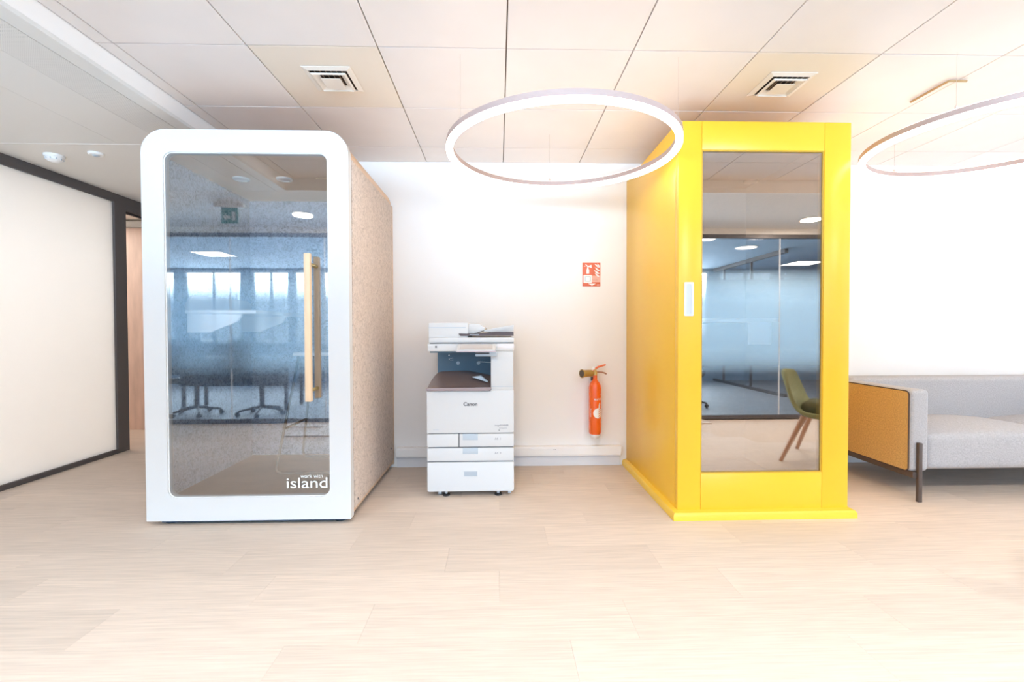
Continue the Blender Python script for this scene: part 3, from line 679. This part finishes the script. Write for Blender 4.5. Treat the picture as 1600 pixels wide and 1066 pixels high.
def wrap(bm, cz, phi0):
    for v in bm.verts:
        a = phi0 + v.co.x/R; r = R + 0.0006 + v.co.z*0.5
        v.co = Vector((E0[0] + r*math.sin(a), E0[1] - r*math.cos(a), cz + v.co.y))
    return bm
obj('lettering', wrap(text_bm('eurof', 0.030, 0.0003), 0.545, -0.35), M_white, ex, 'white lettering on the cylinder', smooth=False)
t = text_bm('CO2 2 kg', 0.017, 0.0003)
for v in t.verts: v.co = Vector((-v.co.y, v.co.x, v.co.z))
obj('lettering', wrap(t, 0.41, -0.85), M_white, ex, 'white upright lettering', smooth=False)
# round white emblem broken by red strokes
bm = new(); rr = 0.040
cells = 26
for i in range(cells):
    for j in range(cells):
        x = -rr + 2*rr*i/cells; z = -rr + 2*rr*j/cells; s = 2*rr/cells
        cx, cz = x+s/2, z+s/2
        if cx*cx+cz*cz < rr*rr and not (cx > 0.002 and math.sin((cz+cx*0.6)*420) > 0.35):
            bm.faces.new([bm.verts.new((a, b, 0)) for a, b in ((x, z), (x+s, z), (x+s, z+s), (x, z+s))])
obj('emblem', wrap(bm, 0.442, 0.35), M_white, ex, 'round white emblem', smooth=False)
obj('emblem_stroke', wrap(prism(new(), [(-0.006, 0), (0.006, 0.004), (0.012, 0.035), (0.004, 0.05), (-0.004, 0.03)], 'Z', 0, 0.0004), 0.478, 0.5), M_white, ex, smooth=False)

sx0, sx1, sz0, sz1 = 0.678, 0.823, 1.452, 1.642; sy = YB-0.006
sg = thing('fire_sign', 'red and white wall sign with extinguisher and flame pictograms', 'sign', ((sx0+sx1)/2, YB, sz0))
obj('sign_board', B(sx0, sx1, sy, YB, sz0, sz1, bev=0.001), M_signred, sg)
def SP(u, v): return (sx0 + (sx1-sx0)*u, sz0 + (sz1-sz0)*(1-v))
def poly(pts, d=0.0012): return prism(new(), [SP(*p) for p in pts], 'Y', sy-d, sy+0.0002)
obj('pictogram', poly([(.22, .47), (.22, .30), (.25, .25), (.27, .18), (.23, .14), (.08, .165), (.08, .145), (.22, .12), (.15, .07), (.17, .06), (.27, .12), (.36, .13), (.50, .09), (.52, .23), (.36, .18), (.33, .19), (.33, .25), (.37, .30), (.37, .47)]), M_white, sg, 'white extinguisher shape')
for k, (a, b, w_) in enumerate(((0.66, 0.04, .34), (0.68, 0.19, .30), (0.63, 0.31, .34), (0.68, 0.43, .28))):
    p = []
    for q in range(7):
        s = q/6; p.append((a + w_*0.92*s, b + 0.17*s + 0.05*math.sin(s*PI)*1.2))
    for q in range(7):
        s = 1-q/6; p.append((a + w_*0.92*s, b + 0.17*s - 0.012*math.sin(s*PI) - 0.03*s))
    obj('flame', prism(new(), [SP(min(x_, .96), y_) for x_, y_ in p], 'Y', sy-0.0012, sy+0.0002), M_white, sg)
obj('flame', poly([(.82, .03), (.97, .13), (.95, .20), (.86, .13)]), M_white, sg)
obj('text_field', B(SP(.48, 0)[0], SP(.99, 0)[0], sy-0.0010, sy+0.0002, SP(0, .83)[1], SP(0, .55)[1]), M_signpale, sg, 'pale red field')
ls = obj('white_label', B(SP(.05, 0)[0], SP(.52, 0)[0], sy-0.003, sy+0.0002, SP(0, .86)[1], SP(0, .53)[1], bev=0.001), M_white, sg, 'white square label')
obj('label_line', frame_prism(new(), rrect(SP(.12, 0)[0], SP(.45, 0)[0], SP(0, .80)[1], SP(0, .58)[1], .002, 2), rrect(SP(.16, 0)[0], SP(.41, 0)[0], SP(0, .77)[1], SP(0, .61)[1], .002, 2), 'Y', sy-0.0034, sy-0.003), M_printer2, ls)
t = text_bm('CO2', 0.020, 0.0002); obj('lettering', place_text(t, SP(.56, 0)[0], sy-0.0014, SP(0, .76)[1]), mat('sign_text', (0.65, 0.30, 0.22), 0.6), sg, smooth=False)
obj('arrow', poly([(.32, .89), (.74, .89), (.53, .98)]), M_white, sg)
obj('pictogram', poly([(.80, .93), (.95, .93), (.95, .96), (.80, .96)]), M_white, sg)

# ---------------- sofa
so = thing('sofa', 'light grey wool sofa with an ochre outer arm and dark metal legs', 'sofa', (3.72, 3.3, 0))
AX0, AX1, SY0, SY1, SZ0, SZ1 = 2.615, 2.742, 2.90, 3.71, 0.188, 0.712
def cushion(bm, x0, x1, y0, y1, z0, z1, crown, r=0.05, n=18):
    """soft box with rounded edges and a crowned top"""
    box(bm, x0, x1, y0, y1, z0, z1)
    es = list(bm.edges); bmesh.ops.bevel(bm, geom=es, offset=r, segments=5, profile=0.6, affect='EDGES')
    bmesh.ops.subdivide_edges(bm, edges=[e for e in bm.edges if e.calc_length() > 0.12], cuts=9, use_grid_fill=True)
    for v in bm.verts:
        u = (v.co.x-x0)/(x1-x0)*2-1; w_ = (v.co.y-y0)/(y1-y0)*2-1; h = (v.co.z-z0)/(z1-z0)
        if h > 0.5: v.co.z += crown*(1-u*u)*(1-0.75*w_*w_)*(h-0.5)*2
        if v.co.y < y0+0.03: v.co.y -= 0.012*math.sin(max(0, min(1, h))*PI)*(1-u*u)
    return bm
def soft(x0, x1, y0, y1, z0, z1, r=0.03): return B(x0, x1, y0, y1, z0, z1, bev=r, seg=5)
for a0, a1, out in ((AX0, AX1, 1), (4.78, 4.907, 0)):
    ar = obj('armrest', soft(a0+0.004, a1, SY0, SY1, SZ0, SZ1, 0.026), M_sofa, so)
    xo = a0 if out else a1
    sgn = -1 if out else 1
    obj('outer_panel', prism(new(), rrect(SY0+0.012, SY1-0.01, SZ0+0.005, SZ1-0.012, 0.022, 5), 'X', xo+sgn*0.004, xo-sgn*0.010), M_ochre, ar, 'ochre wool outer panel')
    path = rrect(SY0+0.010, SY1-0.008, SZ0+0.003, SZ1-0.010, 0.024, 5)
    obj('piping', tube(new(), [(xo+sgn*0.001, a, b) for a, b in path], 0.0042, 8, closed=True), M_piping, ar, 'dark piping')
for a, c in ((AX1+0.002, 3.745), (3.750, 4.776)):
    obj('seat_cushion', cushion(new(), a, c, SY0+0.02, 3.56, SZ0+0.004, 0.415, 0.055, r=0.045), M_sofa, so)
obj('backrest', soft(AX1-0.06, 4.84, 3.50, SY1, SZ0+0.02, 0.728, 0.035), M_sofa, so)
fm = obj('base_frame', B(AX0+0.02, 4.88, SY0+0.28, SY0+0.31, 0.160, 0.190, bev=0.002), M_bronze, so, 'dark metal base rail')
obj('base_frame', B(AX0+0.02, 4.88, SY1-0.08, SY1-0.05, 0.160, 0.190, bev=0.002), M_bronze, so)
for x in (AX0+0.012, 4.86):
    obj('side_rail', B(x, x+0.035, SY0-0.01, SY1-0.02, 0.150, 0.190, bev=0.002), M_bronze, so)
for x in (AX0+0.036, 4.838):
    obj('leg', B(x, x+0.026, SY0-0.026, SY0-0.002, 0, 0.378, bev=0.005), M_bronze, so, 'flat dark metal post leg')
    obj('leg', B(x, x+0.026, SY1-0.07, SY1-0.045, 0, 0.16, bev=0.005), M_bronze, so)

# ---------------- ring lamps
def ring_lamp(cx, cy, z, r, label, wires):
    t = thing('ring_lamp', label, 'lamp', (cx, cy, z), 'glowing ring lamps hung from the ceiling')
    w_, h_ = 0.018, 0.032; N = 128
    def ring(bm, prof):
        rs = []
        for k in range(N):
            a = 2*PI*k/N; rs.append([bm.verts.new((cx+(r+d)*math.cos(a), cy+(r+d)*math.sin(a), z+q)) for d, q in prof])
        fs = []; n = len(prof)
        for k in range(N):
            A, C_ = rs[k], rs[(k+1) % N]
            for i in range(n): fs.append(bm.faces.new((A[i], A[(i+1) % n], C_[(i+1) % n], C_[i])))
        bmesh.ops.recalc_face_normals(bm, faces=fs); return bm
    obj('housing', ring(new(), [(-w_, 0.004), (-w_, h_), (-w_*.7, h_+.002), (w_*.7, h_+.002), (w_, h_), (w_, 0.004)]), M_ringmetal, t, 'slim rose grey housing')
    obj('diffuser', ring(new(), [(-w_, 0.004), (-w_*.98, -0.010), (-w_*.6, -0.018), (w_*.6, -0.018), (w_*.98, -0.010), (w_, 0.004)]), M_ring, t, 'glowing warm white diffuser')
    obj('uplight_strip', ring(new(), [(-w_*.55, h_+.002), (-w_*.55, h_+.004), (w_*.55, h_+.004), (w_*.55, h_+.002)]), M_ringup, t, 'upward light strip')
    for a in wires:
        x, y = cx+r*math.cos(a), cy+r*math.sin(a)
        wr_ = obj('suspension_wire', tube(new(), [(x, y, z+h_), (x, y, ZH)], 0.0006, 6), M_wire, t)
        obj('grip', lathe(new(), [(0.006, h_), (0.006, h_+0.020), (0.003, h_+0.024)], (x, y, z), 'Z', 10), M_wire, wr_)
        obj('grip', lathe(new(), [(0.004, h_), (0.004, h_+0.010)], (x+0.018, y, z), 'Z', 8), M_wire, wr_)
    return t
ring_lamp(0.353, 2.616, 2.084, 0.618, 'large glowing ring lamp hanging between the white and yellow booths', [PI/2, PI/2+2*PI/3, PI/2-2*PI/3])
ring_lamp(2.767, 2.523, 2.129, 0.615, 'glowing ring lamp above the sofa, cut by the picture edge', [math.radians(97), math.radians(208), math.radians(333)])
# bronze L-shaped strip on the ceiling
tag(obj('ceiling_strip', tube(new(), rounded_path([(2.422, 2.71, 2.432), (2.423, 2.476, 2.432), (2.519, 2.476, 2.432)], 0.01), 0.006, 8), mat('bronze_strip', (0.50, 0.33, 0.16), 0.4, metal=0.4)), 'thin bronze L-shaped strip on the ceiling above the right ring lamp', 'strip')

# ---------------- air diffusers
def diffuser(cx, cy, label):
    t = thing('air_diffuser', label, 'vent', (cx, cy, ZH), 'square ceiling air diffusers')
    z = ZH
    obj('dark_opening', B(cx-.098, cx+.098, cy-.098, cy+.098, z-0.003, z-0.001), mat('vent_void', (0.05, 0.03, 0.02), 0.8), t)  # dark plate below the closed tile stands in for shade inside the vent
    def cone(a, b, za, zb, th=0.003):
        bm = new()
        L = [[bm.verts.new((cx+sx*q, cy+sy*q, zz)) for sx, sy in ((-1, -1), (1, -1), (1, 1), (-1, 1))] for q, zz in ((a, za), (b, zb), (b, zb-th), (a, za-th))]
        fs = []
        for i in range(4):
            j = (i+1) % 4
            for p, q in ((0, 1), (1, 2), (2, 3), (3, 0)): fs.append(bm.faces.new((L[p][i], L[p][j], L[q][j], L[q][i])))
        bmesh.ops.recalc_face_normals(bm, faces=fs); return bm
    obj('outer_frame', cone(0.124, 0.098, z-0.001, z-0.008), mat('cream_metal', (0.82, 0.74, 0.65), 0.45), t, smooth=False)
    obj('louvre', cone(0.088, 0.056, z-0.019, z-0.004), MATS['cream_metal'], t, smooth=False)
    obj('louvre', cone(0.090, 0.083, z-0.017, z-0.021), MATS['cream_metal'], t, smooth=False)
    bm = new(); v4 = [bm.verts.new((cx+sx*0.050, cy+sy*0.050, z-0.024)) for sx, sy in ((-1, -1), (1, -1), (1, 1), (-1, 1))]
    tp = bm.verts.new((cx, cy, z-0.012)); bt = [bm.verts.new((cx+sx*0.050, cy+sy*0.050, z-0.026)) for sx, sy in ((-1, -1), (1, -1), (1, 1), (-1, 1))]
    for i in range(4): bm.faces.new((v4[i], v4[(i+1) % 4], tp)); bm.faces.new((v4[i], bt[i], bt[(i+1) % 4], v4[(i+1) % 4]))
    bm.faces.new(bt); bmesh.ops.recalc_face_normals(bm, faces=bm.faces)
    obj('centre_cone', bm, MATS['cream_metal'], t, smooth=False)
    for k in range(6):
        a = -0.07 + 0.028*k
        obj('rib', B(cx+a-.002, cx+a+.002, cy-0.095, cy+0.095, z-0.006, z-0.004), mat('rib_brown', (0.35, 0.24, 0.16), 0.6), t, smooth=False)
diffuser(-0.873, 2.548, 'square cream air diffuser in the ceiling above and left of the printer')
diffuser(1.547, 2.548, 'square cream air diffuser in the ceiling above the yellow booth')

# ---------------- detectors, exit sign, downlights
def detector(x, y, z, r, label):
    t = thing('smoke_detector', label, 'detector', (x, y, z), 'round white detectors on the low ceiling')
    obj('base', lathe(new(), [(r, 0), (r, -0.012), (r*0.94, -0.018)], (x, y, z), 'Z', 28), M_whitemetal, t)
    hd = obj('head', lathe(new(), [(r*0.86, -0.018), (r*0.80, -0.034), (r*0.55, -0.046), (r*0.2, -0.050)], (x, y, z), 'Z', 28), M_whitemetal, t)
    for k in range(10):
        a = 2*PI*k/10
        obj('slot', B(x+r*.80*math.cos(a)-.003, x+r*.80*math.cos(a)+.003, y+r*.80*math.sin(a)-.003, y+r*.80*math.sin(a)+.003, z-0.034, z-0.024), M_printer2, hd, smooth=False)
detector(-3.10, 3.39, ZL, 0.058, 'larger round white smoke detector near the left glass partition')
t = thing('ceiling_sensor', 'small flat round white sensor between smoke detector and white booth', 'detector', (-2.778, 3.345, ZL))
obj('base', lathe(new(), [(0.046, 0), (0.045, -0.010), (0.038, -0.016)], (-2.778, 3.345, ZL), 'Z', 26), M_whitemetal, t)
obj('lens', lathe(new(), [(0.022, -0.016), (0.016, -0.022)], (-2.778, 3.345, ZL), 'Z', 18), M_printer2, t)
es_ = thing('exit_sign', 'hanging emergency exit sign with white pictogram, reflected in white booth glass', 'sign', (-2.60, 0.75, ZL))
obj('sign_plate', B(-2.68, -2.52, 0.745, 0.755, 2.14, 2.29, bev=0.002), M_signgreen, es_)
obj('housing', B(-2.74, -2.46, 0.72, 0.78, 2.29, ZL, bev=0.004), M_whitemetal, es_)
obj('pictogram', prism(new(), [(-2.66, 2.20), (-2.63, 2.235), (-2.63, 2.212), (-2.59, 2.212), (-2.59, 2.188), (-2.63, 2.188), (-2.63, 2.165)], 'Y', 0.7555, 0.757), M_white, es_)
obj('pictogram', prism(new(), [(-2.575, 2.17), (-2.575, 2.25), (-2.54, 2.25), (-2.54, 2.17)], 'Y', 0.7555, 0.757), M_white, es_)
for k, (x, y) in enumerate(DOWN):
    t = thing('downlight', ['round downlight in the low ceiling, reflected in the white booth glass', 'round downlight in the low ceiling straight above the camera', 'round downlight in the low ceiling just right of the camera', 'round downlight in the low ceiling, reflected in the yellow booth glass', 'round downlight in the low ceiling near the window wall'][k], 'light', (x, y, ZL), 'round downlights of the low ceiling')
    obj('trim_ring', frame_prism(new(), [(x+.118*math.cos(a*PI/16), y+.118*math.sin(a*PI/16)) for a in range(32)], [(x+.10*math.cos(a*PI/16), y+.10*math.sin(a*PI/16)) for a in range(32)], 'Z', ZL-0.008, ZL), M_whitemetal, t)
    obj('lens', lathe(new(), [(0.10, 0), (0.10, -0.004)], (x, y, ZL), 'Z', 32), M_downl, t)

# ---------------- green chair right of the picture, reflected in the yellow booth
gc = thing('lounge_chair', 'olive green shell chair with cushion and wooden legs, reflected in yellow booth glass', 'chair', (2.746, 1.55, 0), rz=math.radians(45))
prof = [(-0.345, 0.752), (-0.335, 0.70), (-0.305, 0.62), (-0.275, 0.54), (-0.245, 0.47), (-0.205, 0.41), (-0.15, 0.365), (-0.08, 0.345), (0.02, 0.342), (0.12, 0.35), (0.21, 0.365), (0.25, 0.372)]
halfw = [0.14, 0.19, 0.215, 0.235, 0.25, 0.26, 0.275, 0.28, 0.28, 0.27, 0.25, 0.22]
bm = new(); gr = []
for i, ((px_, pz_), hw) in enumerate(zip(prof, halfw)):
    colv = []; f = min(1, max(0, (i-1)/6))      # 0 on the back, 1 on the seat
    for k in range(13):
        s_ = k/12*2-1; lift = s_*s_*0.055
        colv.append(bm.verts.new((px_ + lift*(1-f), s_*hw, pz_ + lift*f*0.9)))
    gr.append(colv)
for i in range(len(gr)-1):
    for k in range(12): bm.faces.new((gr[i][k], gr[i][k+1], gr[i+1][k+1], gr[i+1][k]))
bmesh.ops.recalc_face_normals(bm, faces=bm.faces)
bmesh.ops.solidify(bm, geom=list(bm.faces), thickness=0.035)
o = obj('shell', bm, M_green, gc)
md = o.modifiers.new('soft', 'SUBSURF'); md.levels = 1; md.render_levels = 2
obj('cushion', B(-0.17, 0.14, -0.17, 0.17, 0.365, 0.50, bev=0.06, seg=6), M_greendark, gc, 'darker olive cushion')
for sx, sy_ in ((-1, -1), (-1, 1), (1, -1), (1, 1)):
    obj('leg', tube(new(), [(sx*0.13-0.01, sy_*0.15, 0.372), (sx*0.26-0.02, sy_*0.28, 0.0)], [0.024, 0.015], 12), M_leg, gc)

# ---------------- office behind the glass: desks, chairs, ceiling panels
def desk(x, y, w_, d_, label):
    t = thing('office_desk', label, 'desk', (x, y, 0), 'white desks in the office behind the glass')
    obj('desk_top', B(x-w_/2, x+w_/2, y-d_/2, y+d_/2, 0.70, 0.728, bev=0.004), M_whitemetal, t)
    obj('modesty_panel', B(x-w_/2+.03, x+w_/2-.03, y+d_/2-.06, y+d_/2-.04, 0.34, 0.70), mat('desk_screen_grey', (0.10, 0.11, 0.12), 0.8), t)
    for sx in (-1, 1):
        for sy2 in (-1, 1):
            obj('leg', B(x+sx*(w_/2-.05)-.02, x+sx*(w_/2-.05)+.02, y+sy2*(d_/2-.1)-.02, y+sy2*(d_/2-.1)+.02, 0, 0.70), M_dark, t)
desk(-3.65, -1.45, 1.5, 0.7, 'white desk with a dark screen panel nearest to the glass wall')
desk(-1.2, -1.9, 1.5, 0.7, 'white desk in the office, straight behind the camera')
def office_chair(x, y, rz, label):
    t = thing('office_chair', label, 'chair', (x, y, 0), 'dark swivel chairs in the office', rz=rz)
    obj('seat', B(-0.23, 0.23, -0.22, 0.24, 0.43, 0.50, bev=0.03, seg=3), M_black, t)
    obj('backrest', B(-0.21, 0.21, -0.27, -0.22, 0.55, 1.0, bev=0.022, seg=3), M_black, t)
    obj('back_bar', tube(new(), rounded_path([(0, -0.05, 0.43), (0, -0.28, 0.43), (0, -0.28, 0.70)], 0.05), 0.018, 8), M_black, t)
    obj('column', lathe(new(), [(0.03, 0.10), (0.03, 0.43)], (0, 0, 0), 'Z', 14), M_dark, t)
    for k in range(5):
        a = 2*PI*k/5+0.3; c, s = math.cos(a), math.sin(a)
        lg = obj('base_arm', tube(new(), [(0, 0, 0.11), (0.28*c, 0.28*s, 0.065)], [0.02, 0.012], 8), M_dark, t)
        obj('caster', lathe(new(), [(0.02, -0.02), (0.028, -0.015), (0.028, 0.015), (0.02, 0.02)], (0.28*c, 0.28*s, 0.029), 'Y', 12), M_black, lg)
office_chair(-3.95, -0.85, PI, 'dark swivel chair at the left end of the desk behind the glass')
office_chair(-3.10, -0.83, PI+0.4, 'dark swivel chair at the right end of the desk behind the glass')
office_chair(2.72, -1.30, 0.5, 'dark swivel chair alone behind the glass on the yellow booth side')
def led(x, y, w_, d_, label, rnd=False):
    t = thing('ceiling_light', label, 'light', (x, y, OZ), 'bright lights in the office ceiling')
    if rnd:
        obj('lens', lathe(new(), [(0.15, -0.001), (0.15, -0.008)], (x, y, OZ), 'Z', 28), M_panel, t)
        obj('trim_ring', frame_prism(new(), [(x+.17*math.cos(a*PI/16), y+.17*math.sin(a*PI/16)) for a in range(32)], [(x+.15*math.cos(a*PI/16), y+.15*math.sin(a*PI/16)) for a in range(32)], 'Z', OZ-0.010, OZ), M_whitemetal, t)
    else:
        obj('lens', B(x-w_/2, x+w_/2, y-d_/2, y+d_/2, OZ-0.006, OZ-0.001), M_panel, t)
        obj('frame', frame_prism(new(), rrect(x-w_/2-.015, x+w_/2+.015, y-d_/2-.015, y+d_/2+.015, .001, 1), rrect(x-w_/2, x+w_/2, y-d_/2, y+d_/2, .001, 1), 'Z', OZ-0.008, OZ), M_whitemetal, t)
led(-4.80, -2.70, 0.48, 0.5, 'square office light panel over the left desk')
led(-2.35, -1.05, 0.70, 0.22, 'square office light panel close to the glass wall, left part')
led(-4.10, -1.00, 0.22, 0.22, 'small square office light close to the glass wall, far left')
led(5.98, -3.70, 0.55, 0.55, 'square office light panel beyond the office cross partition')
led(3.92, -1.95, 0, 0, 'round office light on the yellow booth side', rnd=True)
led(2.85, -1.25, 0.5, 0.3, 'square office light panel close to the glass, yellow booth side')
# the stations behind have no more lights in view
for o in list(bpy.data.objects):
    if 'org' in o.keys(): del o['org']
